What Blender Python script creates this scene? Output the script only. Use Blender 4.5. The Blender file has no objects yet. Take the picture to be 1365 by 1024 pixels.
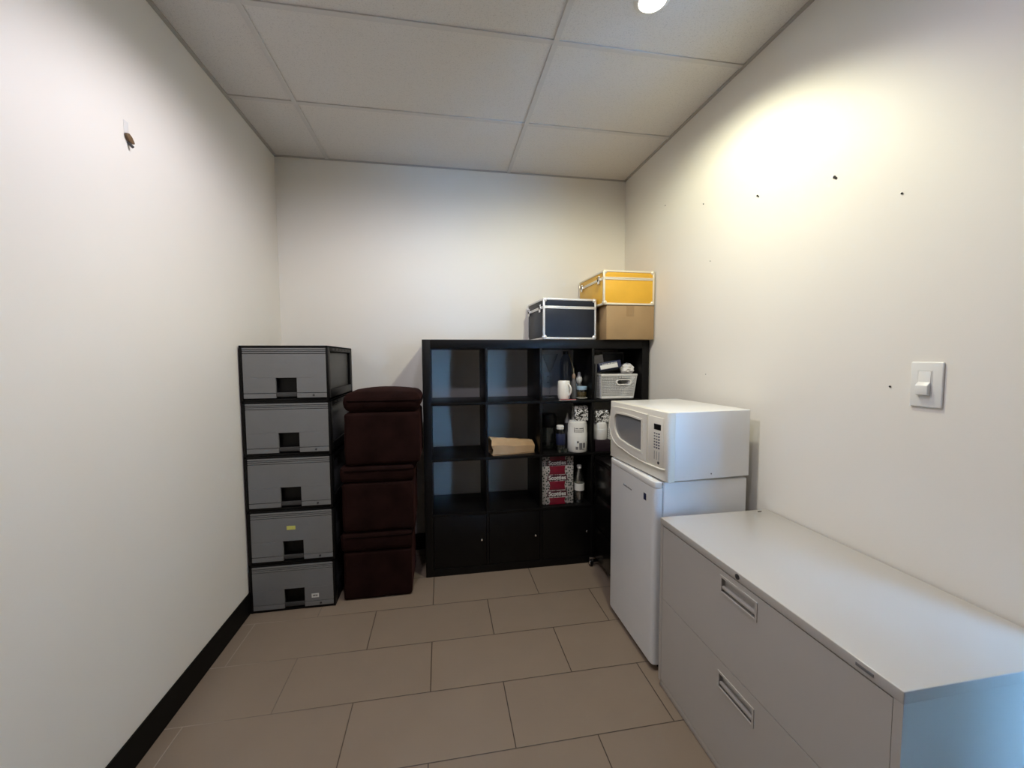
import bpy, bmesh, math, random
from mathutils import Vector, Matrix
random.seed(7)
S = bpy.context.scene
C = S.collection
PI = math.pi
# ------------------------------------------------------------------ helpers
def B():
    return bmesh.new()

def merge(bm, tmp):
    me = bpy.data.meshes.new('tmp'); tmp.to_mesh(me); tmp.free()
    bm.from_mesh(me); bpy.data.meshes.remove(me)

def box(bm, x0, x1, y0, y1, z0, z1, bev=0.0, seg=2, mtx=None):
    t = bmesh.new()
    bmesh.ops.create_cube(t, size=1)
    for v in t.verts:
        v.co = Vector((x0+(v.co.x+.5)*(x1-x0), y0+(v.co.y+.5)*(y1-y0), z0+(v.co.z+.5)*(z1-z0)))
    if bev > 0:
        bmesh.ops.bevel(t, geom=t.edges[:], offset=bev, segments=seg, profile=.5, affect='EDGES')
    if mtx is not None:
        bmesh.ops.transform(t, matrix=mtx, verts=t.verts)
    merge(bm, t)
    return bm

def lathe(bm, prof, cx, cy, seg=28, mtx=None, sy=1.0):
    t = bmesh.new()
    rings = []
    for r, z in prof:
        if r <= 1e-6:
            rings.append([t.verts.new((cx, cy, z))])
        else:
            rings.append([t.verts.new((cx+r*math.cos(2*PI*i/seg), cy+sy*r*math.sin(2*PI*i/seg), z)) for i in range(seg)])
    for a, b in zip(rings, rings[1:]):
        for i in range(seg):
            j = (i+1) % seg
            if len(a) == 1 and len(b) == 1: continue
            if len(a) == 1: t.faces.new((a[0], b[j], b[i]))
            elif len(b) == 1: t.faces.new((a[i], a[j], b[0]))
            else: t.faces.new((a[i], a[j], b[j], b[i]))
    bmesh.ops.recalc_face_normals(t, faces=t.faces)
    if mtx is not None:
        bmesh.ops.transform(t, matrix=mtx, verts=t.verts)
    merge(bm, t)
    return bm

def rod(bm, p, q, r, seg=16, r2=None):
    p = Vector(p); q = Vector(q); d = q-p; L = d.length
    m = Matrix.Translation(p) @ d.to_track_quat('Z', 'Y').to_matrix().to_4x4()
    r2 = r if r2 is None else r2
    return lathe(bm, [(0, 0), (r, 0), (r2, L), (0, L)], 0, 0, seg, m)

def tube(bm, pts, r, seg=10):
    t = bmesh.new(); rings = []
    P = [Vector(p) for p in pts]
    up = Vector((.13, .27, .95))
    for i, p in enumerate(P):
        d = (P[min(i+1, len(P)-1)]-P[max(i-1, 0)]).normalized()
        a = d.cross(up)
        if a.length < 1e-3: a = d.cross(Vector((1, 0, 0)))
        a.normalize(); b = d.cross(a)
        rings.append([t.verts.new(p+r*(a*math.cos(2*PI*k/seg)+b*math.sin(2*PI*k/seg))) for k in range(seg)])
    for u, v in zip(rings, rings[1:]):
        for k in range(seg):
            t.faces.new((u[k], u[(k+1) % seg], v[(k+1) % seg], v[k]))
    t.faces.new(rings[0]); t.faces.new(rings[-1])
    bmesh.ops.recalc_face_normals(t, faces=t.faces)
    merge(bm, t); return bm

def prism(bm, pts, axis, a0, a1, bev=0.0):
    """polygon pts in the plane perpendicular to axis, extruded a0..a1"""
    t = bmesh.new()
    def mk(u, v, a):
        return {'x': (a, u, v), 'y': (u, a, v), 'z': (u, v, a)}[axis]
    A = [t.verts.new(mk(u, v, a0)) for u, v in pts]
    D = [t.verts.new(mk(u, v, a1)) for u, v in pts]
    t.faces.new(A); t.faces.new(D)
    n = len(pts)
    for i in range(n): t.faces.new((A[i], A[(i+1) % n], D[(i+1) % n], D[i]))
    bmesh.ops.recalc_face_normals(t, faces=t.faces)
    if bev: bmesh.ops.bevel(t, geom=t.edges[:], offset=bev, segments=2, profile=.5, affect='EDGES')
    merge(bm, t); return bm

def ringpoly(bm, outer, inner, axis, a0, a1):
    """frame between two equal-count loops, extruded"""
    t = bmesh.new()
    def mk(p, a):
        u, v = p
        return {'x': (a, u, v), 'y': (u, a, v), 'z': (u, v, a)}[axis]
    L = [[t.verts.new(mk(p, a)) for p in loop] for loop in (outer, inner) for a in (a0, a1)]
    o0, o1, i0, i1 = L; n = len(outer)
    for k in range(n):
        j = (k+1) % n
        t.faces.new((o0[k], o0[j], i0[j], i0[k])); t.faces.new((o1[k], o1[j], i1[j], i1[k]))
        t.faces.new((o0[k], o0[j], o1[j], o1[k])); t.faces.new((i0[k], i0[j], i1[j], i1[k]))
    bmesh.ops.recalc_face_normals(t, faces=t.faces)
    merge(bm, t); return bm

def root_of(o):
    while o.parent: o = o.parent
    return o

def obj(name, bm, mat, parent=None, angle=35, smooth=True):
    """links one mesh object; vertices are given in world space of the unrotated thing"""
    me = bpy.data.meshes.new(name)
    if parent is not None:
        bmesh.ops.translate(bm, verts=bm.verts, vec=-root_of(parent).location)
    bm.to_mesh(me); bm.free()
    if smooth:
        me.shade_smooth(); me.set_sharp_from_angle(angle=math.radians(angle))
    for m in (mat if isinstance(mat, (list, tuple)) else [mat]): me.materials.append(m)
    o = bpy.data.objects.new(name, me); C.objects.link(o)
    if parent is not None: o.parent = parent
    return o

def thing(name, label, cat, loc=(0, 0, 0), rotz=0, group=None):
    o = bpy.data.objects.new(name, None); C.objects.link(o)
    o.empty_display_size = .05
    o.location = loc; o.rotation_euler = (0, 0, rotz); o['label'] = label; o['category'] = cat
    if group: o['group'] = group
    return o

def tag(o, label, cat, group=None):
    o['label'] = label; o['category'] = cat
    if group: o['group'] = group
    return o

def single(name, bm, mat, label, cat, loc=(0, 0, 0), group=None, angle=35, rotz=0):
    """a thing that is one mesh, origin at its base"""
    bmesh.ops.translate(bm, verts=bm.verts, vec=-Vector(loc))
    o = obj(name, bm, mat, None, angle); o.location = loc; o.rotation_euler.z = rotz
    return tag(o, label, cat, group)

def struct(name, bm, mat, parent=None, smooth=False):
    o = obj(name, bm, mat, parent, smooth=smooth)
    if parent is None: o['kind'] = 'structure'
    return o

def text_bm(txt, size, depth, mtx, bold=0.0, shear=0.0):
    cu = bpy.data.curves.new('t', 'FONT'); cu.body = txt; cu.size = size; cu.extrude = depth
    cu.align_x = 'CENTER'; cu.align_y = 'CENTER'; cu.offset = bold; cu.shear = shear
    ob = bpy.data.objects.new('t', cu); C.objects.link(ob)
    dg = bpy.context.evaluated_depsgraph_get(); dg.update()
    me = bpy.data.meshes.new_from_object(ob.evaluated_get(dg))
    bm = bmesh.new(); bm.from_mesh(me)
    bpy.data.objects.remove(ob); bpy.data.curves.remove(cu); bpy.data.meshes.remove(me)
    bmesh.ops.transform(bm, matrix=mtx, verts=bm.verts)
    return bm

# ------------------------------------------------------------------ materials
def mat(name, col, rough=.5, metal=0.0, var=0.0, vscale=6.0, bump=0.0, bscale=200.0, spec=.5, coat=0.0, sheen=0.0, emit=None, estr=0.0):
    m = bpy.data.materials.new(name); m.use_nodes = True
    nt = m.node_tree; b = nt.nodes['Principled BSDF']
    b.inputs['Base Color'].default_value = (*col, 1)
    b.inputs['Roughness'].default_value = rough; b.inputs['Metallic'].default_value = metal
    b.inputs['Specular IOR Level'].default_value = spec
    b.inputs['Coat Weight'].default_value = coat; b.inputs['Coat Roughness'].default_value = .12
    if sheen:
        b.inputs['Sheen Weight'].default_value = sheen; b.inputs['Sheen Roughness'].default_value = .4
        b.inputs['Sheen Tint'].default_value = (min(1, col[0]*12), min(1, col[1]*12), min(1, col[2]*12), 1)
    tc = nt.nodes.new('ShaderNodeTexCoord')
    if var:
        n = nt.nodes.new('ShaderNodeTexNoise'); n.inputs['Scale'].default_value = vscale; n.inputs['Detail'].default_value = 5
        r = nt.nodes.new('ShaderNodeMapRange'); r.inputs['To Min'].default_value = 1-var; r.inputs['To Max'].default_value = 1+var
        r.inputs['From Min'].default_value = .3; r.inputs['From Max'].default_value = .7
        mx = nt.nodes.new('ShaderNodeVectorMath'); mx.operation = 'SCALE'; mx.inputs[0].default_value = col
        nt.links.new(tc.outputs['Object'], n.inputs['Vector']); nt.links.new(n.outputs['Fac'], r.inputs['Value'])
        nt.links.new(r.outputs['Result'], mx.inputs['Scale']); nt.links.new(mx.outputs['Vector'], b.inputs['Base Color'])
    if bump:
        n2 = nt.nodes.new('ShaderNodeTexNoise'); n2.inputs['Scale'].default_value = bscale; n2.inputs['Detail'].default_value = 3
        bp = nt.nodes.new('ShaderNodeBump'); bp.inputs['Strength'].default_value = bump; bp.inputs['Distance'].default_value = .002
        nt.links.new(tc.outputs['Object'], n2.inputs['Vector']); nt.links.new(n2.outputs['Fac'], bp.inputs['Height'])
        nt.links.new(bp.outputs['Normal'], b.inputs['Normal'])
    if emit:
        b.inputs['Emission Color'].default_value = (*emit, 1); b.inputs['Emission Strength'].default_value = estr
    return m

def glassy(name, tint=(.9, .95, .95), gloss=.12, alpha=.25):
    """thin clear glass or plastic: mostly see-through with a glossy skin"""
    m = bpy.data.materials.new(name); m.use_nodes = True
    nt = m.node_tree; nt.nodes.remove(nt.nodes['Principled BSDF'])
    out = nt.nodes['Material Output']
    tr = nt.nodes.new('ShaderNodeBsdfTransparent'); tr.inputs['Color'].default_value = (*tint, 1)
    gl = nt.nodes.new('ShaderNodeBsdfGlossy'); gl.inputs['Roughness'].default_value = gloss
    lw = nt.nodes.new('ShaderNodeLayerWeight'); lw.inputs['Blend'].default_value = .5
    fr = nt.nodes.new('ShaderNodeMath'); fr.operation = 'POWER'; fr.inputs[1].default_value = 4
    nt.links.new(lw.outputs['Facing'], fr.inputs[0])
    ad = nt.nodes.new('ShaderNodeMath'); ad.operation = 'MULTIPLY_ADD'; ad.inputs[1].default_value = .6; ad.inputs[2].default_value = alpha*.6
    mx = nt.nodes.new('ShaderNodeMixShader')
    nt.links.new(fr.outputs[0], ad.inputs[0]); nt.links.new(ad.outputs[0], mx.inputs[0])
    nt.links.new(tr.outputs[0], mx.inputs[1]); nt.links.new(gl.outputs[0], mx.inputs[2])
    nt.links.new(mx.outputs[0], out.inputs['Surface'])
    return m

def ramp_mat(name, kind, scale, stops, rough=.45, detail=2.0, distortion=0.0, mapping=(1, 1, 1)):
    m = bpy.data.materials.new(name); m.use_nodes = True
    nt = m.node_tree; b = nt.nodes['Principled BSDF']; b.inputs['Roughness'].default_value = rough
    tc = nt.nodes.new('ShaderNodeTexCoord'); mp = nt.nodes.new('ShaderNodeMapping'); mp.inputs['Scale'].default_value = mapping
    if kind == 'noise':
        n = nt.nodes.new('ShaderNodeTexNoise'); n.inputs['Detail'].default_value = detail; n.inputs['Distortion'].default_value = distortion; o = n.outputs['Fac']
    else:
        n = nt.nodes.new('ShaderNodeTexVoronoi'); o = n.outputs['Distance']
        n.inputs['Randomness'].default_value = distortion
    n.inputs['Scale'].default_value = scale
    r = nt.nodes.new('ShaderNodeValToRGB')
    e = r.color_ramp.elements
    e[0].position, e[0].color = stops[0][0], (*stops[0][1], 1)
    e[1].position, e[1].color = stops[1][0], (*stops[1][1], 1)
    nt.links.new(tc.outputs['Object'], mp.inputs[0]); nt.links.new(mp.outputs[0], n.inputs['Vector'])
    nt.links.new(o, r.inputs[0]); nt.links.new(r.outputs[0], b.inputs['Base Color'])
    return m

M = {}
M['wall'] = mat('wall_paint', (.80, .77, .715), .55, var=.015, vscale=1.5, bump=.06, bscale=260, spec=.35)
M['office'] = mat('office_wall_paint', (.30, .29, .28), .7)
M['grid'] = mat('ceiling_grid_metal', (.60, .585, .57), .5)
M['angle'] = mat('wall_angle_metal', (.42, .40, .38), .55)
M['rubber'] = mat('black_rubber_base', (.003, .003, .003), .55, spec=.15)
M['shelf'] = mat('black_brown_veneer', (.0032, .003, .0031), .40, var=.15, vscale=14, spec=.22)
M['shell'] = mat('black_plastic_shell', (.0035, .0035, .004), .45, spec=.2)
M['grey'] = mat('grey_plastic', (.178, .180, .184), .45, var=.04, vscale=5, bump=.03, bscale=500)
M['box_grey'] = mat('charcoal_plastic_bin', (.075, .075, .077), .5)
M['groove'] = mat('dark_groove', (.02, .02, .02), .7)
M['dgrey'] = mat('dark_grey_plastic', (.045, .045, .048), .4)
M['velvet'] = mat('brown_velvet', (.0135, .0052, .0045), .9, var=.35, vscale=9, bump=.15, bscale=60, spec=.06, sheen=.30)
M['velvet2'] = mat('brown_velvet_seam', (.006, .0022, .002), .9, spec=.06, sheen=.1)
M['navy'] = mat('navy_case_panel', (.011, .014, .023), .45, var=.08, vscale=30, spec=.3)
M['alu'] = mat('brushed_aluminium', (.80, .80, .81), .32, metal=.55, var=.03)
M['chrome'] = mat('chrome', (.85, .85, .86), .15, metal=1)
M['black'] = mat('black_plastic', (.003, .003, .0035), .4, spec=.25)
M['gloss_black'] = mat('gloss_black_lacquer', (.003, .0026, .0026), .22, spec=.3)
M['yellow'] = mat('yellow_case_panel', (.76, .42, .035), .42, var=.05, vscale=9)
M['cream_alu'] = mat('pale_aluminium', (.82, .75, .60), .35, metal=.35)
M['card'] = mat('brown_cardboard', (.36, .235, .115), .75, var=.06, vscale=8, bump=.08, bscale=160)
M['tape'] = mat('packing_tape', (.33, .21, .10), .3)
M['kraft'] = mat('kraft_paper', (.42, .265, .135), .7, var=.12, vscale=12, bump=.25, bscale=40)
M['white'] = mat('white_enamel', (.80, .80, .79), .28, var=.012, coat=.2)
M['white_plastic'] = mat('white_plastic', (.77, .765, .74), .35, coat=.1)
M['ivory'] = mat('ivory_moulding', (.76, .735, .66), .36)
M['oven_window'] = mat('oven_window_screen', (.20, .21, .22), .16, spec=.7)
M['fridge'] = mat('fridge_door_enamel', (.74, .745, .75), .33, var=.012, bump=.05, bscale=420, coat=.15)
M['seal'] = mat('grey_door_seal', (.10, .10, .11), .6)
M['blue_ink'] = mat('blue_ink', (.015, .022, .07), .5)
M['dark_ink'] = mat('dark_ink', (.03, .03, .035), .5)
M['grey_ink'] = mat('grey_ink', (.15, .15, .16), .5)
M['cabinet'] = mat('putty_grey_steel', (.495, .47, .44), .34, var=.012, bump=.05, bscale=500, coat=.45)
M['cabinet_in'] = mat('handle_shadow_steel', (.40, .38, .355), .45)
M['paper'] = mat('white_paper', (.80, .78, .76), .7, var=.05, vscale=20, bump=.3, bscale=30)
M['label_white'] = mat('white_label', (.72, .72, .70), .5)
M['label_yellow'] = mat('yellow_label', (.62, .62, .15), .5)
M['ceramic'] = mat('white_ceramic', (.84, .82, .77), .18, coat=.4)
M['red'] = mat('red_print', (.20, .008, .026), .35, var=.2, vscale=25, coat=.5)
M['dots'] = ramp_mat('dotted_tissue_wrap', 'voronoi', 58, [(.28, (.03, .05, .04)), (.44, (.50, .47, .46))], .35, distortion=.7)
M['zebra'] = ramp_mat('black_white_print', 'noise', 62, [(.47, (.01, .01, .01)), (.51, (.8, .79, .77))], .35, detail=1.0, distortion=1.6)
M['glass'] = glassy('clear_glass', (.975, .985, .985), .12, .07)
M['bottle_glass'] = glassy('clear_bottle_plastic', (.88, .91, .89), .12, .16)
M['blue_glass'] = glassy('blue_bottle_glass', (.66, .74, .88), .2, .14)
M['blue_lid'] = mat('pale_blue_lid', (.36, .52, .66), .3)
M['brown_food'] = mat('brown_spice', (.10, .065, .02), .7, var=.4, vscale=60)
M['grey_bottle'] = mat('grey_bottle_plastic', (.10, .10, .105), .4)
M['olive'] = mat('olive_wood', (.20, .17, .10), .6)
M['green'] = mat('green_print', (.25, .34, .10), .45)
M['pink_red'] = mat('red_paper_cover', (.35, .05, .07), .55)
M['clear_strip'] = mat('clear_adhesive', (.70, .69, .67), .35)
M['wood_hook'] = mat('brown_wood', (.13, .075, .035), .55, var=.3, vscale=80)
M['hole'] = mat('dark_screw_metal', (.02, .018, .016), .5)
M['plaster'] = mat('chipped_plaster', (.86, .84, .80), .8)
M['lens'] = mat('lamp_lens', (1, .95, .88), .4, emit=(1, .93, .84), estr=60)

# floor: 24x12 inch tiles in running bond, dark thin grout
def floor_mat():
    m = bpy.data.materials.new('floor_tile'); m.use_nodes = True
    nt = m.node_tree; L = nt.links; N = nt.nodes; b = N['Principled BSDF']
    tc = N.new('ShaderNodeTexCoord'); sp = N.new('ShaderNodeSeparateXYZ'); L.new(tc.outputs['Object'], sp.inputs[0])
    def math_(op, a, c=None, c2=None):
        n = N.new('ShaderNodeMath'); n.operation = op
        for i, v in enumerate((a, c, c2)):
            if v is None: continue
            if isinstance(v, (int, float)): n.inputs[i].default_value = v
            else: L.new(v, n.inputs[i])
        return n.outputs[0]
    TD, TW = .3049, .6097
    v = math_('DIVIDE', math_('SUBTRACT', sp.outputs['Y'], 1.6501), TD)
    row = math_('FLOOR', v)
    fv = math_('FRACT', v)
    odd = math_('FLOORED_MODULO', row, 2.0)
    xs = math_('ADD', sp.outputs['X'], math_('MULTIPLY_ADD', odd, TW/2, .064))
    u = math_('DIVIDE', xs, TW)
    fu = math_('FRACT', u)
    du = math_('MULTIPLY', math_('MINIMUM', fu, math_('SUBTRACT', 1.0, fu)), TW)
    dv = math_('MULTIPLY', math_('MINIMUM', fv, math_('SUBTRACT', 1.0, fv)), TD)
    d = math_('MINIMUM', du, dv)
    g = N.new('ShaderNodeMapRange'); g.inputs['From Min'].default_value = .0011; g.inputs['From Max'].default_value = .0026
    g.inputs['To Min'].default_value = 1; g.inputs['To Max'].default_value = 0; L.new(d, g.inputs['Value'])
    # grout is dirty in the middle of the room and paler along the left wall, where glancing light is painted in
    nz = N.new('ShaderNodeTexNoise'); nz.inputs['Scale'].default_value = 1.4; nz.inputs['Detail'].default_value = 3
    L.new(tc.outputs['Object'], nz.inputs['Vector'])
    glance = N.new('ShaderNodeMapRange'); glance.inputs['From Min'].default_value = -.95; glance.inputs['From Max'].default_value = -.3
    L.new(math_('ADD', sp.outputs['X'], math_('MULTIPLY', math_('SUBTRACT', nz.outputs['Fac'], .5), .5)), glance.inputs['Value'])
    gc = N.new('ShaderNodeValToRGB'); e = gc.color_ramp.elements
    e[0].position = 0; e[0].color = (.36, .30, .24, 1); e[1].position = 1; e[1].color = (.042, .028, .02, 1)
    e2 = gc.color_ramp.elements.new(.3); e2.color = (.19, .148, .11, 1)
    L.new(glance.outputs[0], gc.inputs[0])
    # tile body
    n2 = N.new('ShaderNodeTexNoise'); n2.inputs['Scale'].default_value = 5; n2.inputs['Detail'].default_value = 6
    L.new(tc.outputs['Object'], n2.inputs['Vector'])
    wn = N.new('ShaderNodeTexWhiteNoise'); wn.noise_dimensions = '2D'
    cb = N.new('ShaderNodeCombineXYZ'); L.new(math_('FLOOR', u), cb.inputs[0]); L.new(row, cb.inputs[1]); L.new(cb.outputs[0], wn.inputs['Vector'])
    f = math_('MULTIPLY_ADD', math_('SUBTRACT', n2.outputs['Fac'], .5), .16, math_('MULTIPLY_ADD', wn.outputs['Value'], .05, .975))
    tl = N.new('ShaderNodeVectorMath'); tl.operation = 'SCALE'; tl.inputs[0].default_value = (.245, .188, .142); L.new(f, tl.inputs['Scale'])
    mx = N.new('ShaderNodeMix'); mx.data_type = 'RGBA'
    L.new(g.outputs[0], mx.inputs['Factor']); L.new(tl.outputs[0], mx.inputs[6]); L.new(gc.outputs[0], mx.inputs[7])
    L.new(mx.outputs[2], b.inputs['Base Color'])
    b.inputs['Roughness'].default_value = .42
    bp = N.new('ShaderNodeBump'); bp.inputs['Strength'].default_value = .35; bp.inputs['Distance'].default_value = .002
    L.new(math_('SUBTRACT', 1.0, g.outputs[0]), bp.inputs['Height']); L.new(bp.outputs[0], b.inputs['Normal'])
    return m
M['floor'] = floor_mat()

def ceiling_mat():
    m = bpy.data.materials.new('acoustic_tile'); m.use_nodes = True
    nt = m.node_tree; L = nt.links; N = nt.nodes; b = N['Principled BSDF']; b.inputs['Roughness'].default_value = .9
    tc = N.new('ShaderNodeTexCoord')
    n = N.new('ShaderNodeTexNoise'); n.inputs['Scale'].default_value = 230; n.inputs['Detail'].default_value = 4; n.inputs['Roughness'].default_value = .7
    L.new(tc.outputs['Object'], n.inputs['Vector'])
    r = N.new('ShaderNodeValToRGB'); e = r.color_ramp.elements
    e[0].position = .30; e[0].color = (.52, .50, .48, 1); e[1].position = .47; e[1].color = (.71, .685, .66, 1)
    L.new(n.outputs['Fac'], r.inputs[0]); L.new(r.outputs[0], b.inputs['Base Color'])
    bp = N.new('ShaderNodeBump'); bp.inputs['Strength'].default_value = .5; bp.inputs['Distance'].default_value = .003
    L.new(n.outputs['Fac'], bp.inputs['Height']); L.new(bp.outputs[0], b.inputs['Normal'])
    return m
M['ceiling'] = ceiling_mat()

# ------------------------------------------------------------------ the room
XL, XR, YB, ZC = -1.047, 1.389, 2.969, 2.7063
YF, XO, YE, YD = -1.4, 3.3, .585, .0     # the right wall has a doorway from YD to YE; a bright corridor lies beyond it
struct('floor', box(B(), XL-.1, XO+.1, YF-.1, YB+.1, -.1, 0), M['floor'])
struct('ceiling', box(B(), XL-.1, XO+.1, YF-.1, YB+.1, ZC, ZC+.1), M['ceiling'])
struct('wall_left', box(B(), XL-.1, XL, YF-.1, YB+.1, 0, ZC), M['wall'])
struct('wall_back', box(B(), XL, XR, YB, YB+.1, 0, ZC), M['wall'])
TH = .09
wr = prism(B(), [(XR, YB+.1), (XR, YE), (XO, YE), (XO, YE+.12), (XR+TH, YE+.12), (XR+TH, YB+.1)], 'z', 0, ZC)
box(wr, XR, XR+TH, YF, YD, 0, ZC)
struct('wall_right', wr, M['wall'])
struct('wall_far', box(B(), XO, XO+.1, YF-.1, YE+.1, 0, ZC), M['office'])
WZ0, WZ1 = .15, 2.45
WINS = [(1.70, 2.60)]
wf = B()
xs_ = [XL]+[v for w_ in WINS for v in w_]+[XO]
for a, b in zip(xs_[::2], xs_[1::2]): box(wf, a, b, YF-.1, YF, 0, ZC)
for a, b in WINS: box(wf, a, b, YF-.1, YF, 0, WZ0); box(wf, a, b, YF-.1, YF, WZ1, ZC)
struct('wall_front', wf, M['office'])
for i, (WX0, WX1) in enumerate(WINS):
    fr = B()
    for a in ((WX0, WX0+.05, WZ0, WZ1), (WX1-.05, WX1, WZ0, WZ1), (WX0+.05, WX1-.05, WZ0, WZ0+.05), (WX0+.05, WX1-.05, WZ1-.05, WZ1)):
        box(fr, a[0], a[1], YF-.08, YF-.03, a[2], a[3])
    wn = struct('window_%d' % (i+1), fr, M['black'])
    obj('window_pane', box(B(), WX0+.05, WX1-.05, YF-.058, YF-.052, WZ0+.05, WZ1-.05), M['glass'], wn)
struct('baseboard_left', box(B(), XL, XL+.008, YF, YB, 0, .117, .003), M['rubber'])
struct('baseboard_back', box(B(), XL+.008, XR-.008, YB-.008, YB, 0, .117, .003), M['rubber'])
struct('baseboard_right', box(B(), XR-.008, XR, YE+.002, YB, 0, .117, .003), M['rubber'])
# suspended ceiling grid: mains every 4 ft, cross tees every 2 ft
gb = B()
ZT = ZC-.006
for x in (-.7222, .4970, 1.7162, 2.9354): box(gb, x-.012, x+.012, YF, YB if x < XR else YE, ZT, ZC+.001)
for k in range(-5, 2):
    y = 1.7460+.6096*k
    if y > YF+.05: box(gb, XL, XR if y > YE else XO, y-.012, y+.012, ZT+.0006, ZC+.001)
struct('trim_1', gb, M['grid'])
ga = B()
box(ga, XL, XL+.016, YF, YB, ZT-.002, ZC+.001); box(ga, XR-.014, XR, YE, YB, ZT-.002, ZC+.001); box(ga, XL, XR, YB-.010, YB, ZT-.002, ZC+.001)
struct('trim_2', ga, M['angle'])

# ------------------------------------------------------------------ recessed ceiling lamps, an added fill lamp and window light (watts)
P_L1, P_L2, P_FILL, P_W = (51.0, 50.1, 37.5), (40.8, 39.0, 42.0), (15.0, 14.4, 18.6), (1290.0, 3000.0, 5550.0)
def downlight(x, y, label):
    t = thing('ceiling_light', label, 'ceiling light', (x, y, ZC), group=None)
    obj('trim_ring', lathe(B(), [(.046, ZC+.001), (.046, ZC-.004), (.050, ZC-.009), (.060, ZC-.007), (.066, ZC-.002), (.066, ZC+.001)], x, y, 40), M['white_plastic'], t)
    obj('lens', lathe(B(), [(0, ZC-.005), (.03, ZC-.005), (.0465, ZC-.002), (.0465, ZC+.001)], x, y, 40), M['lens'], t)
    return t
def lampcol(rgb):
    p = max(rgb); return p, tuple(c/p for c in rgb)
def spot(x, y, rgb, size, blend, tilt=0, rad=.045, name='lamp_glow'):
    l = bpy.data.lights.new(name, 'SPOT'); l.energy, l.color = lampcol(rgb); l.spot_size = math.radians(size); l.spot_blend = blend; l.shadow_soft_size = rad
    o = bpy.data.objects.new(name, l); C.objects.link(o); o.location = (x, y, ZC-.03); o.rotation_euler.x = math.radians(tilt)
    return o
LAMP1 = (.795, 1.49); LAMP2 = (-.27, 1.46); LAMP_FILL = (.25, .72)  # the last one is an unseen lamp, added as fill for the back wall
downlight(*LAMP1, 'round recessed ceiling lamp glowing at the top edge, near the right wall')
downlight(*LAMP2, 'round recessed ceiling lamp above the camera, near the left wall')
downlight(*LAMP_FILL, 'round unseen fill lamp added overhead in the middle of the room, above the camera')
spot(*LAMP1, P_L1, 152, .45, 14)
spot(*LAMP2, P_L2, 154, .5, 12)
spot(*LAMP_FILL, P_FILL, 166, .35, 0)

def area(loc, rot, sx, sy, rgb, name):
    l = bpy.data.lights.new(name, 'AREA'); l.shape = 'RECTANGLE'; l.size = sx; l.size_y = sy; l.energy, l.color = lampcol(rgb)
    o = bpy.data.objects.new(name, l); C.objects.link(o); o.location = loc; o.rotation_euler = rot
    return o
for WX0, WX1 in WINS:
    area(((WX0+WX1)/2, YF-.02, (WZ0+WZ1)/2), (PI/2, 0, PI), WX1-WX0-.1, WZ1-WZ0-.1, P_W, 'window_daylight')

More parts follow.
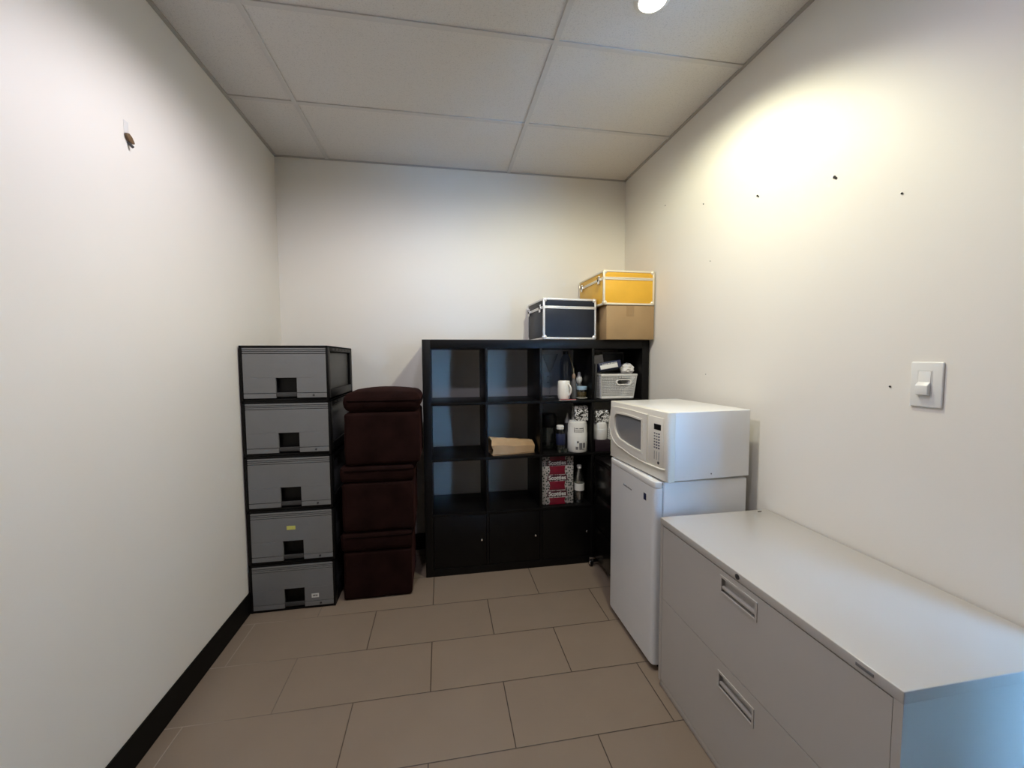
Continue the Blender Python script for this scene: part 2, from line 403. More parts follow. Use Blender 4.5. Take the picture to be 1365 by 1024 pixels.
# ------------------------------------------------------------------ grey file drawers in black shells, stacked in the left corner
UX0, UX1, UY0, UY1 = -1.037, -.600, 2.352, 2.955
zs = [0.0, .268, .565, .862, 1.157, 1.453]
drawer_labels = ['bottom grey file drawer of the corner stack with a small white sticker on its front',
                 'grey file drawer with a small yellow sticker, second from the floor in the stack',
                 'middle grey file drawer of the stack in the left corner',
                 'grey file drawer second from the top of the corner stack',
                 'topmost grey file drawer of the corner stack, its grey side panel in view']
for i in range(5):
    z0, z1 = zs[i]+(.0 if i == 0 else .0008), zs[i+1]
    dx = (-.002, .002, 0, .001, -.002)[i]
    x0, x1 = UX0+dx, UX1+dx
    t = thing('file_drawer', drawer_labels[i], 'file drawer', ((x0+x1)/2, (UY0+UY1)/2, z0), group='stacked file drawers')
    sh = B()
    box(sh, x0, x1, UY0+.004, UY1, z0, z0+.012, .002)                 # bottom
    box(sh, x0, x1, UY0, UY1, z1-.011, z1, .002)                      # top
    box(sh, x0, x0+.014, UY0, UY0+.05, z0, z1, .002); box(sh, x1-.014, x1, UY0, UY0+.05, z0, z1, .002)
    box(sh, x0, x0+.014, UY1-.05, UY1, z0, z1, .002); box(sh, x1-.014, x1, UY1-.05, UY1, z0, z1, .002)
    box(sh, x0, x0+.014, UY0+.04, UY1-.04, z0, z0+.055, .002); box(sh, x1-.014, x1, UY0+.04, UY1-.04, z0, z0+.055, .002)
    box(sh, x0, x0+.014, UY0+.04, UY1-.04, z1-.03, z1, .002); box(sh, x1-.014, x1, UY0+.04, UY1-.04, z1-.03, z1, .002)
    box(sh, x0+.01, x1-.01, UY1-.012, UY1, z0, z1, .001)
    for k in range(6):                                                # vent slots of the upper side rail
        yy = UY0+.1+k*.075
        box(sh, x1-.001, x1+.001, yy, yy+.045, z1-.024, z1-.012)
    obj('shell', sh, M['shell'], t)
    dr = B()
    box(dr, x0+.017, x1-.017, UY0+.055, UY1-.02, z0+.016, z1-.035, .002)
    obj('drawer_box', dr, M['box_grey'], t)
    # moulded front: plate with grooves and a handle notch
    fx0, fx1, fz0, fz1 = x0+.017, x1-.010, z0+.016, z1-.013
    cx = (fx0+fx1)/2+.004; hw = .052; hz0, hz1 = fz0, fz0+.108
    yf, yb = UY0-.004, UY0+.012
    gl = [fz0+.026, fz1-.010, fz1-.019, fz1-.030]
    f = B()
    def strip(za, zb):
        lo = za
        if za < hz1:
            top = min(zb, hz1)
            box(f, fx0, cx-hw, yf, yb, za, top, .0008, 1); box(f, cx+hw, fx1, yf, yb, za, top, .0008, 1)
            lo = hz1
        if zb > lo: box(f, fx0, fx1, yf, yb, lo, zb, .0008, 1)
    cuts = [fz0]+sorted(gl)+[fz1]
    for a, b in zip(cuts, cuts[1:]): strip(a+(.0015 if a != fz0 else 0), b-(.0015 if b != fz1 else 0))
    df = obj('drawer_front', f, M['grey'], t)
    obj('front_groove', box(B(), fx0+.001, fx1-.001, yb-.008, yb-.002, hz1+.001, fz1-.001), M['groove'], df)
    h = B()
    box(h, cx-hw-.002, cx+hw+.002, yb+.02, yb+.024, hz0, hz1+.002)
    box(h, cx-hw-.002, cx+hw+.002, yb-.004, yb+.022, hz1-.001, hz1+.003)
    box(h, cx-hw-.003, cx-hw, yb-.004, yb+.022, hz0, hz1); box(h, cx+hw, cx+hw+.003, yb-.004, yb+.022, hz0, hz1)
    obj('handle_recess', h, M['black'], df)
    obj('handle_lip', box(B(), cx-hw+.001, cx+hw-.001, yf+.001, yf+.009, hz0+.008, hz0+.030, .002), M['dgrey'], df)['label'] = 'dark grey finger lip'
    lk = lathe(B(), [(.0, 0), (.0055, 0), (.0055, .003), (.004, .0038), (.004, .002), (0, .002)], 0, 0, 18,
               Matrix.Translation((cx+.135, yf+.001, fz0+.013)) @ Matrix.Rotation(PI/2, 4, 'X'))
    obj('lock', lk, M['dgrey'], df)
    if i == 1:
        obj('sticker', box(B(), cx-.030, cx+.014, yf-.0008, yf+.0005, z0+.186, z0+.207), M['label_yellow'], df)['label'] = 'yellow sticker'
    if i == 0:
        st = obj('sticker', box(B(), cx+.088, cx+.126, yf-.0008, yf+.0005, z0+.062, z0+.085), M['label_white'], df); st['label'] = 'white sticker'
        mk = B()
        for k in range(4): box(mk, cx+.095+k*.0065, cx+.099+k*.0065, yf-.0012, yf-.0007, z0+.069, z0+.078)
        obj('sticker_print', mk, M['dark_ink'], t)

# ------------------------------------------------------------------ three brown velvet storage ottomans, stacked
def puffy(x0, x1, y0, y1, z0, z1, bev, wob, seed, crown=0.0, n=3):
    t = bmesh.new(); box(t, x0, x1, y0, y1, z0, z1, bev, 4)
    bmesh.ops.subdivide_edges(t, edges=[e for e in t.edges if e.calc_length() > .12], cuts=7, use_grid_fill=True)
    from mathutils import noise
    cx, cy = (x0+x1)/2, (y0+y1)/2
    for v in t.verts:
        p = v.co
        n1 = noise.noise_vector(p*6+Vector((seed, seed*2, 0)))
        v.co = p + n1*wob
        if crown and p.z > z1-bev*1.5:
            q = max(0, 1-((p.x-cx)/((x1-x0)/2))**2)*max(0, 1-((p.y-cy)/((y1-y0)/2))**2)
            v.co.z += crown*q
    return t
ott = [(-.572, -.178, 0.0, .282, .398, 'lowest brown velvet storage ottoman of the stack, standing on the floor tiles'),
       (-.568, -.160, .399, .682, .782, 'middle brown velvet storage ottoman, between the two others of the stack'),
       (-.545, -.118, .783, 1.078, 1.205, 'topmost brown velvet storage ottoman of the stack, with its rounded lid in view')]
for i, (x0, x1, z0, zl, z1, lab) in enumerate(ott):
    t = thing('storage_ottoman', lab, 'ottoman', ((x0+x1)/2, 2.57, z0), group='stacked storage ottomans')
    y0 = 2.375-.006*i; y1 = y0+.41
    obj('body', puffy(x0+.008, x1-.008, y0+.008, y1-.008, z0+.002, zl, .018, .004, i), M['velvet'], t, 60)
    obj('lid', puffy(x0, x1, y0, y1, zl+.003, z1-(.004 if i < 2 else .016), .050 if i == 2 else .026, .004, i+5, .024 if i == 2 else 0.0), M['velvet'], t, 60)
    pp = []
    zz = z1-(.058 if i == 2 else .028)
    for a, b in ((x0+.03, y0-.001), ((x0+x1)/2, y0-.001), (x1-.03, y0-.001), (x1-.006, y0+.006), (x1+.001, y0+.03), (x1+.001, y1-.03)): pp.append((a, b, zz))
    obj('piping', tube(B(), pp, .0035), M['velvet2'], t)

# ------------------------------------------------------------------ black cube shelf
SX0, SY0, SY1, SZ = -.113, 2.557, 2.944, 1.497
CW, DV, OB, OBX = .3355, .0165, .0495, .050
t = thing('cube_shelf', 'black four by four cube shelf unit against the back wall with doors below', 'shelf unit', (.63, 2.75, 0))
SX1 = SX0+2*OBX+4*CW+3*DV
obj('side_panel', box(B(), SX0, SX0+OBX, SY0, SY1, 0, SZ, .002), M['shelf'], t)
obj('side_panel', box(B(), SX1-OBX, SX1, SY0, SY1, 0, SZ, .002), M['shelf'], t)
obj('top_board', box(B(), SX0+OBX, SX1-OBX, SY0, SY1, SZ-.056, SZ, .002), M['shelf'], t)
obj('bottom_board', box(B(), SX0+OBX, SX1-OBX, SY0, SY1, 0.0, .047, .002), M['shelf'], t)
cells = [SX0+OBX+k*(CW+DV) for k in range(4)]       # left edge of each column
rows = [.047, .3995, .7515, 1.1035]                 # board tops
for k in range(1, 4):
    obj('shelf_board', box(B(), SX0+OBX, SX1-OBX, SY0+.002, SY1, rows[k]-DV, rows[k], .0012), M['shelf'], t)
for k in range(1, 4):
    for r in range(4):
        top = (rows+[SZ-.056+DV])[r+1]-DV
        obj('divider', box(B(), cells[k]-DV, cells[k], SY0+.002, SY1, rows[r], top, .0012), M['shelf'], t)
for k in range(4):
    d = obj('door', box(B(), cells[k]+.002, cells[k]+CW-.002, SY0+.004, SY0+.022, rows[0]+.002, rows[1]-DV-.002, .0015), M['shelf'], t)
    kx, kz = cells[k]+CW-.032, .222
    kb = lathe(B(), [(0, 0), (.003, 0), (.003, .008), (.006, .011), (.0078, .015), (.006, .019), (0, .0205)], 0, 0, 20,
               Matrix.Translation((kx, SY0+.005, kz)) @ Matrix.Rotation(PI/2, 4, 'X'))
    obj('knob', kb, M['chrome'], d)
    bk = box(B(), cells[k]+.001, cells[k]+CW-.001, SY1-.008, SY1-.004, rows[0], rows[1]-DV)
    obj('back_panel', bk, M['shelf'], t)
R2, R3, R4 = rows[1]+.0006, rows[2]+.0006, rows[3]+.0006
TOP = SZ+.0006

# ------------------------------------------------------------------ trunks with metal edges and the carton on top
def trunk(name, label, cx0, cy0, w, dpt, z0, z1, rot, panel, edge, lid):
    t = thing(name, label, 'storage case', (cx0, cy0, z0), rot)
    x0, x1, y0, y1 = cx0, cx0+w, cy0, cy0+dpt
    g = .004
    obj('body', box(B(), x0+g, x1-g, y0+g, y1-g, z0+g, lid-.002, .002), panel, t)
    obj('lid', box(B(), x0+g, x1-g, y0+g, y1-g, lid+.002, z1-g, .002), panel, t)
    e = .013
    eb = B()
    for xx in (x0, x1-e):
        for yy in (y0, y1-e): box(eb, xx, xx+e, yy, yy+e, z0, z1, .003)
    for zz in (z0, z1-e):
        for yy in (y0, y1-e): box(eb, x0, x1, yy, yy+e, zz, zz+e, .003)
        for xx in (x0, x1-e): box(eb, xx, xx+e, y0, y1, zz, zz+e, .003)
    obj('edge_trim', eb, edge, t)
    lb = B()
    box(lb, x0, x1, y0, y0+.006, lid-.009, lid-.0006, .0015); box(lb, x0, x1, y0, y0+.006, lid+.0006, lid+.008, .0015)
    box(lb, x0, x0+.006, y0, y1, lid-.009, lid-.0006, .0015); box(lb, x0, x0+.006, y0, y1, lid+.0006, lid+.008, .0015)
    box(lb, x1-.006, x1, y0, y1, lid-.009, lid+.008, .0015)
    obj('lid_rail', lb, edge, t)
    for xx in (x0, x1):
        for yy in (y0, y1):
            for zz in (z0+.0145, z1-.0115):
                sx = 1 if xx == x0 else -1; sy = 1 if yy == y0 else -1
                c = bmesh.new(); bmesh.ops.create_uvsphere(c, u_segments=16, v_segments=10, radius=.0165)
                bmesh.ops.translate(c, verts=c.verts, vec=(xx+sx*.013, yy+sy*.013, zz))
                obj('corner_cap', c, edge, t)
    for f in (.14, .83):
        yy = y0+dpt*f
        lt = B(); box(lt, x0-.010, x0+.002, yy-.016, yy+.016, lid-.030, lid+.004, .003); box(lt, x0-.007, x0+.002, yy-.012, yy+.012, lid+.002, lid+.020, .002)
        l = obj('latch', lt, M['chrome'], t)
        obj('latch_loop', tube(B(), [(x0-.010, yy-.010, lid-.012), (x0-.013, yy-.010, lid+.012), (x0-.013, yy+.010, lid+.012), (x0-.010, yy+.010, lid-.012)], .0018, 8), M['black'], l)
    return t
trunk('storage_case', 'navy blue case with silver metal edges on top of the black shelf', .648, 2.560, .366, .375, TOP+.0026, 1.764, math.radians(3.4), M['navy'], M['alu'], 1.706)
trunk('storage_case', 'yellow case with pale metal edges lying on the brown carton', 1.024, 2.492, .354, .455, 1.7180, 1.938, math.radians(.7), M['yellow'], M['cream_alu'], 1.886)
t = thing('cardboard_box', 'plain brown carton on the black shelf, under the yellow case', 'box', (1.21, 2.70, TOP))
obj('carton', box(B(), 1.050, 1.378, 2.500, 2.90, TOP, 1.715, .002), M['card'], t)
obj('closing_tape', box(B(), 1.185, 1.238, 2.499, 2.501, TOP+.15, 1.714), M['tape'], t)

# ------------------------------------------------------------------ things in the shelf: upper row
t = thing('martini_glass', 'tall clear stemmed glass standing in the upper shelf cell beside the mug', 'glass', (.746, 2.76, R4))
obj('bowl', lathe(B(), [(.003, 1.285), (.012, 1.292), (.057, 1.408), (.0555, 1.408), (.011, 1.295), (0, 1.29)], .746, 2.76, 32), M['glass'], t)
obj('stem', lathe(B(), [(0, R4), (.038, R4), (.036, R4+.004), (.008, R4+.010), (.004, R4+.03), (.0035, 1.27), (.006, 1.287), (0, 1.289)], .746, 2.76, 28), M['glass'], t)
t = thing('bottle', 'tall blue see-through bottle behind the white mug', 'bottle', (.872, 2.80, R4))
obj('bottle_body', lathe(B(), [(0, R4), (.040, R4), (.042, R4+.01), (.042, 1.33), (.036, 1.37), (.020, 1.398), (.018, 1.408), (0, 1.408)], .872, 2.80), M['blue_glass'], t)
obj('bottle_cap', lathe(B(), [(0, 1.406), (.019, 1.406), (.019, 1.426), (.017, 1.429), (0, 1.429)], .872, 2.80), M['dgrey'], t)
t = thing('mug', 'white ceramic mug with its handle turned forward on the upper shelf', 'mug', (.806, 2.625, R4))
obj('cup', lathe(B(), [(0, R4), (.030, R4), (.038, R4+.006), (.043, R4+.03), (.0425, R4+.07), (.040, R4+.122), (.0385, R4+.124), (.037, R4+.121), (.039, R4+.07), (.036, R4+.012), (0, R4+.008)], .806, 2.625, 36), M['ceramic'], t)
ang = math.radians(-62); ca, sa = math.cos(ang), math.sin(ang)
hp = []
for k in range(11):
    a = -PI/2+PI*k/10
    rr = .040+.026*math.cos(a); hp.append((.806+ca*rr, 2.625+sa*rr, R4+.066+.036*math.sin(a)))
obj('handle', tube(B(), hp, .0055), M['ceramic'], t)
t = thing('bottle', 'slim dark grey bottle between the mug and the blue-lidded jar', 'bottle', (.888, 2.665, R4))
obj('bottle_body', lathe(B(), [(0, R4), (.020, R4), (.021, R4+.01), (.021, R4+.105), (.012, R4+.128), (.010, R4+.14), (0, R4+.14)], .888, 2.665), M['grey_bottle'], t)
obj('spout', lathe(B(), [(0, R4+.138), (.012, R4+.138), (.012, R4+.158), (.006, R4+.170), (0, R4+.170)], .888, 2.665), mat('tan_plastic', (.25, .17, .12), .5), t)
single('stick', tube(B(), [(.8885, 2.668, R4+.1705), (.889, 2.675, R4+.20), (.882, 2.70, R4+.25), (.874, 2.72, R4+.30)], .0035), M['olive'], 'thin olive stick rising from the slim grey bottle', 'stick', (.8885, 2.668, R4+.1705))
t = thing('bottle', 'small bottle with a rounded white top behind the blue-lidded jar', 'bottle', (.952, 2.74, R4))
obj('bottle_body', lathe(B(), [(0, R4), (.019, R4), (.020, R4+.01), (.020, R4+.085), (.013, R4+.10), (0, R4+.10)], .952, 2.74), M['grey_bottle'], t)
obj('bottle_top', lathe(B(), [(0, R4+.099), (.013, R4+.099), (.021, R4+.115), (.021, R4+.135), (.012, R4+.155), (.010, R4+.175), (0, R4+.178)], .952, 2.74), M['white_plastic'], t)
t = thing('saucer', 'small white saucer under the blue-lidded jar', 'saucer', (.935, 2.640, R4))
obj('dish', lathe(B(), [(0, R4), (.022, R4), (.040, R4+.007), (.039, R4+.0085), (.021, R4+.003), (0, R4+.003)], .935, 2.640, 32), M['ceramic'], t)
ZJ = R4+.0036
t = thing('jar', 'small glass jar with a pale blue lid on the white saucer', 'jar', (.937, 2.642, ZJ))
obj('glass_body', lathe(B(), [(0, ZJ), (.021, ZJ), (.032, ZJ+.012), (.034, ZJ+.024), (.034, ZJ+.052), (.030, ZJ+.060), (0, ZJ+.060)], .937, 2.642), M['bottle_glass'], t)
obj('contents', lathe(B(), [(0, ZJ+.003), (.019, ZJ+.003), (.029, ZJ+.014), (.031, ZJ+.025), (.031, ZJ+.042), (0, ZJ+.046)], .937, 2.642), M['brown_food'], t)
obj('lid', lathe(B(), [(0, ZJ+.058), (.034, ZJ+.058), (.035, ZJ+.061), (.035, ZJ+.078), (.032, ZJ+.081), (0, ZJ+.081)], .937, 2.642), M['blue_lid'], t)
t = thing('booklet', 'thin red and white booklet flat at the shelf edge below the mug', 'booklet', (.815, 2.572, R4))
obj('cover', box(B(), .765, .872, 2.559, 2.582, R4+.0022, R4+.0045), M['pink_red'], t)
obj('pages', box(B(), .757, .868, 2.5585, 2.581, R4, R4+.002), M['paper'], t)['label'] = 'white pages'

# basket with its woven sides
bx0, bx1, by0, by1 = 1.049, 1.302, 2.575, 2.80
t = thing('basket', 'white woven plastic basket heaped with packets in the top right shelf cell', 'basket', ((bx0+bx1)/2, (by0+by1)/2, R4))
zb0, zb1 = R4+.004, 1.266
tp = .012
def wallgrid(bm, A, D, Bt, Ct, nu, nv, hole=None):
    """A,D top corners; Bt,Ct bottom corners"""
    V = [[bm.verts.new(Vector(Bt).lerp(Vector(Ct), i/nu).lerp(Vector(A).lerp(Vector(D), i/nu), j/nv)) for i in range(nu+1)] for j in range(nv+1)]
    for j in range(nv):
        for i in range(nu):
            if hole and hole[0] <= i < hole[1] and hole[2] <= j < hole[3]: continue
            bm.faces.new((V[j][i], V[j][i+1], V[j+1][i+1], V[j+1][i]))
w = B()
T_ = [(bx0, by0, zb1), (bx1, by0, zb1), (bx1, by1, zb1), (bx0, by1, zb1)]
Bo = [(bx0+tp*.6, by0+tp, zb0), (bx1-tp*1.7, by0+tp, zb0), (bx1-tp*1.7, by1-tp, zb0), (bx0+tp*.6, by1-tp, zb0)]
for k in range(4):
    j = (k+1) % 4
    wallgrid(w, T_[k], T_[j], Bo[k], Bo[j], 22, 14, (10, 18, 8, 12) if k == 0 else None)
wl = obj('woven_wall', w, M['white_plastic'], t)
md = wl.modifiers.new('lattice', 'WIREFRAME'); md.thickness = .0062; md.use_even_offset = False; md.use_replace = True
obj('bottom', box(B(), bx0+tp, bx1-tp*1.7, by0+tp, by1-tp, R4, R4+.006, .002), M['white_plastic'], t)
rim = B()
box(rim, bx0-.003, bx1+.003, by0-.003, by0+.005, zb1-.007, zb1+.005, .002); box(rim, bx0-.003, bx1+.003, by1-.005, by1+.003, zb1-.007, zb1+.005, .002)
box(rim, bx0-.003, bx0+.005, by0, by1, zb1-.007, zb1+.005, .002); box(rim, bx1-.005, bx1+.003, by0, by1, zb1-.007, zb1+.005, .002)
obj('rim', rim, M['white_plastic'], t)
def obround(cx, cz, a, r, n=10):
    return [(cx+a+r*math.cos(-PI/2+PI*k/n), cz+r*math.sin(-PI/2+PI*k/n)) for k in range(n+1)]+[(cx-a+r*math.cos(PI/2+PI*k/n), cz+r*math.sin(PI/2+PI*k/n)) for k in range(n+1)]
hb = B(); ringpoly(hb, obround(1.208, 1.2165, .036, .020), obround(1.208, 1.2165, .033, .013), 'y', by0-.002, by0+.010)
obj('handle_ring', hb, M['white_plastic'], t)
band = B(); box(band, bx0+tp*.6-.001, bx1-tp*1.7+.001, by0+tp-.004, by0+tp+.003, zb0-.002, zb0+.012, .002)
obj('base_band', band, M['white_plastic'], t)
# contents (each a thing of its own)
def tilted(name, dims, centre, rot, material, label, cat, bev=.002):
    dx, dy, dz = dims
    o = obj(name, box(B(), -dx/2, dx/2, -dy/2, dy/2, -dz/2, dz/2, bev), material)
    o.location = centre; o.rotation_euler = rot
    return tag(o, label, cat)
g = thing('packet', 'dark blue flat packet with a white label leaning across the basket top', 'packet', (1.127, 2.650, 1.322))
obj('wrapper', box(B(), 1.127-.080, 1.127+.080, 2.650-.04, 2.650+.05, 1.322-.026, 1.322+.026, .004), M['blue_ink'], g)
obj('label_panel', box(B(), 1.127-.072, 1.127+.052, 2.650-.0415, 2.650-.039, 1.322-.022, 1.322+.006, .0005), M['label_white'], g)['label'] = 'white label'
pm = B()
for k in range(9): box(pm, 1.075+k*.012, 1.081+k*.012+.003*(k % 2), 2.6085, 2.6096, 1.330, 1.336)
obj('label_print', pm, M['label_white'], g)
g.rotation_euler = (math.radians(-14), math.radians(-9), 0)
tilted('packet', (.074, .034, .120), (1.090, 2.742, 1.340), (0, math.radians(-9), math.radians(6)), M['paper'], 'small white packet standing at the left end of the basket', 'packet')
tilted('folder', (.012, .17, .235), (1.026, 2.70, 1.1045+.119), (0, math.radians(1.5), 0), M['dgrey'], 'dark upright folder squeezed between the basket and the shelf divider', 'folder', .001)
def crumple(c, r, seed, sc=(1, 1, 1)):
    from mathutils import noise
    b_ = bmesh.new(); bmesh.ops.create_icosphere(b_, subdivisions=3, radius=1)
    for v in b_.verts:
        d = v.co.normalized()
        k = 1+.38*noise.noise(d*2.3+Vector((seed, 0, 0)))+.16*abs(noise.noise(d*6+Vector((0, seed, 0))))
        v.co = Vector((d.x*sc[0], d.y*sc[1], d.z*sc[2]))*r*k+Vector(c)
    return b_
single('crumpled_paper', crumple((1.262, 2.650, 1.302), .040, 4.2, (1.1, 1, .95)), M['paper'], 'crumpled white paper at the right end of the basket', 'paper', (1.262, 2.650, 1.27), angle=14)
g = thing('picture_frame', 'dark panel with a thin pale edge standing behind the basket', 'picture frame', (1.235, 2.845, R4))
obj('panel', box(B(), 1.16, 1.325, 2.838, 2.850, R4, 1.418, .001), M['dgrey'], g)
fe = B(); box(fe, 1.16, 1.325, 2.834, 2.839, 1.412, 1.42, .001); box(fe, 1.319, 1.326, 2.834, 2.839, R4, 1.42, .001)
obj('frame_edge', fe, M['grey_ink'], g)

# ------------------------------------------------------------------ second row from the top
# kraft roll, open at its left end
def kraft():
    t = bmesh.new(); n = 18; st = 9
    rings = []
    for s in range(st):
        u = s/(st-1); x = .306+.300*u
        h = .108*(1-u)+.072*u; dpt = .062
        prof = [(0, 0), (0, .30), (0, .60), (.06, .66), (.30, .86), (.46, .99), (.52, 1.0), (.75, .98), (.95, .93), (1, .86), (1, .45), (1, .04), (.97, 0), (.75, 0), (.5, 0), (.25, 0)]
        n = len(prof)
        ring = []
        for k, (py, pz) in enumerate(prof):
            jy = .003*math.sin(s*2.1+k*1.7); jz = .0035*math.sin(s*1.3+k*2.9)
            xx = x+(.008*math.sin(k*1.9) if s == 0 else 0)-(.012*(1-pz) if s == st-1 else 0)
            ring.append(t.verts.new((xx, 2.672-dpt+2*dpt*py+jy, max(R3+.0045, R3+.0045+(h-.004)*pz+jz))))
        rings.append(ring)
    inner = []
    for q in range(7):
        src = rings[q]; c = sum((v.co for v in src), Vector())/n
        inner.append([t.verts.new(c+(v.co-c)*(.95-.012*q)+Vector((.002, 0, 0))) for v in src])
    rings = inner[::-1]+rings
    for a, b in zip(rings, rings[1:]):
        for k in range(n): t.faces.new((a[k], a[(k+1) % n], b[(k+1) % n], b[k]))
    t.faces.new(rings[-1]); t.faces.new(rings[0])
    bmesh.ops.recalc_face_normals(t, faces=t.faces)
    return t
t = thing('paper_bag', 'rolled brown kraft paper bag lying open-ended on the shelf', 'paper bag', (.456, 2.67, R3), math.radians(9))
kb = obj('bag', kraft(), M['kraft'], t, 28)
fl = B()
prism(fl, [(.312, 2.606), (.598, 2.608), (.600, 2.725), (.312, 2.725)], 'z', R3, R3+.0025)
obj('bottom_fold', fl, M['kraft'], t)

t = thing('jug', 'clear glass jug with a black lid in the third shelf column', 'jug', (.725, 2.735, R3))
obj('glass_body', lathe(B(), [(0, R3), (.045, R3), (.052, R3+.008), (.056, R3+.05), (.052, R3+.10), (.045, R3+.15), (.044, R3+.152), (.050, R3+.10), (.054, R3+.05), (.05, R3+.012), (0, R3+.008)], .725, 2.735, 32), M['bottle_glass'], t)
lm = Matrix.Translation((.725, 2.735, R3+.150)) @ Matrix.Rotation(math.radians(12), 4, 'Y').inverted() @ Matrix.Translation((-.725, -2.735, -(R3+.150)))
obj('lid', lathe(B(), [(0, R3+.154), (.052, R3+.154), (.058, R3+.160), (.060, R3+.220), (.05, R3+.245), (0, R3+.25)], .725, 2.735, 32), M['black'], t)
obj('handle', tube(B(), [(.680, 2.735, R3+.195), (.655, 2.72, R3+.18), (.652, 2.715, R3+.10), (.672, 2.725, R3+.05)], .007), M['black'], t)
t = thing('bottle', 'small bottle with a blue label and a white cap left of the white tub', 'bottle', (.790, 2.645, R3))
obj('bottle_body', lathe(B(), [(0, R3), (.028, R3), (.030, R3+.008), (.030, R3+.115), (.018, R3+.14), (.017, R3+.15), (0, R3+.15)], .790, 2.645), M['bottle_glass'], t)
obj('label_band', lathe(B(), [(.0306, R3+.045), (.0312, R3+.046), (.0312, R3+.118), (.0306, R3+.119)], .790, 2.645), M['blue_ink'], t)['label'] = 'dark blue label'
obj('cap', lathe(B(), [(0, R3+.148), (.021, R3+.148), (.025, R3+.152), (.025, R3+.172), (.02, R3+.177), (0, R3+.178)], .785, 2.64), M['white_plastic'], t)
for q, (gx, gy, lab) in enumerate(((.770, 2.592, 'tiny clear glass dish at the shelf edge, nearest the kraft bag'), (.807, 2.580, 'tiny clear glass dish at the shelf edge, touching the white tub'))):
    single('glass_dish', lathe(B(), [(0, R3), (.012, R3), (.017, R3+.006), (.018, R3+.030), (.0165, R3+.030), (.0155, R3+.008), (0, R3+.005)], gx, gy, 24), M['bottle_glass'], lab, 'dish', (gx, gy, R3), 'small glass dishes')
t = thing('squeeze_bottle', 'white squeeze bottle whose pointed tip shows left above the white tub', 'bottle', (.862, 2.722, R3))
obj('bottle_body', lathe(B(), [(0, R3), (.026, R3), (.028, R3+.006), (.028, R3+.15), (.018, R3+.18), (0, R3+.18)], .862, 2.722), M['dgrey'], t)
obj('nozzle', lathe(B(), [(0, R3+.178), (.019, R3+.178), (.019, R3+.195), (.011, R3+.215), (.004, R3+.245), (0, R3+.245)], .862, 2.722), M['white_plastic'], t)
# white printed tub with a patterned box on top
def tub(cx, cy, z0, h, r, label, lines):
    t = thing('tub', label, 'tub', (cx, cy, z0))
    obj('tub_body', lathe(B(), [(0, z0), (r*.95, z0), (r, z0+.006), (r, z0+h*.60), (r*.975, z0+h*.615), (r*.975, z0+h*.84), (r*.90, z0+h*.95), (r*.80, z0+h*.965), (0, z0+h*.965)], cx, cy, 40), M['white_plastic'], t, 30)
    obj('tub_lid', lathe(B(), [(0, z0+h*.962), (r*.82, z0+h*.962), (r*.83, z0+h*.97), (r*.83, z0+h-.002), (r*.80, z0+h), (0, z0+h)], cx, cy, 40), M['white_plastic'], t)
    for part, sel in (('text_print', lines[:7]), ('picture_print', lines[7:])):
      if not sel: continue
      pr = B()
      for (a0, a1, za, zb) in sel:
        n = 5; rr = r+.0008 if za < .6 else r*.975+.0009
        for k in range(n):
            aa = math.radians(a0+(a1-a0)*k/n); ab = math.radians(a0+(a1-a0)*(k+1)/n)
            vs = [pr.verts.new((cx+rr*math.cos(a), cy+rr*math.sin(a), z0+h*z)) for a, z in ((aa, za), (ab, za), (ab, zb), (aa, zb))]
            pr.faces.new(vs)
      obj(part, pr, M['grey_ink'], t)
    return t
PL = [(-120, -104, .76, .785), (-98, -72, .76, .785), (-125, -75, .715, .725), (-125, -75, .68, .69), (-122, -78, .645, .655),
      (-128, -125, .645, .80), (-75, -72, .645, .80), (-98, -80, .12, .31), (-76, -60, .15, .31), (-118, -104, .10, .19), (-112, -100, .31, .37), (-98, -66, .095, .115)]
tub(.903, 2.630, R3, .209, .0665, 'white tub with black print, standing in the third shelf column under a patterned box', PL)
single('gift_box', box(B(), .872, .966, 2.595, 2.665, R3+.2096, R3+.308, .002), M['zebra'], 'black and white patterned box on the printed white tub', 'box', (.919, 2.63, R3+.2096))
# fourth column
single('storage_box', box(B(), 1.008, 1.115, 2.570, 2.68, R3, R3+.078, .002), mat('dark_plum_box', (.018, .010, .016), .4), 'low dark box under the small white tub, beside the microwave', 'box', (1.06, 2.62, R3))
tub(1.060, 2.618, R3+.0786, .118, .047, 'small plain white tub on a dark box, beside the microwave', [])
single('gift_box', box(B(), 1.014, 1.108, 2.585, 2.655, R3+.1972, R3+.275, .002), M['zebra'], 'black and white patterned box on the small white tub beside the microwave', 'box', (1.06, 2.62, R3+.1972))
w = B()
cx, cy, r, n = 1.155, 2.61, .040, 24
V = [[w.verts.new((cx+r*math.cos(2*PI*i/n), cy+r*math.sin(2*PI*i/n), R3+.004+.24*j/16)) for i in range(n)] for j in range(17)]
for j in range(16):
    for i in range(n): w.faces.new((V[j][i], V[j][(i+1) % n], V[j+1][(i+1) % n], V[j+1][i]))
t = thing('canister', 'white perforated canister half hidden behind the microwave corner', 'canister', (cx, cy, R3))
pw = obj('perforated_wall', w, M['white_plastic'], t)
md = pw.modifiers.new('lattice', 'WIREFRAME'); md.thickness = .005; md.use_even_offset = False
obj('base', lathe(B(), [(0, R3), (r+.002, R3), (r+.002, R3+.075), (0, R3+.075)], cx, cy, 24), M['green'], t)['label'] = 'pale green base'

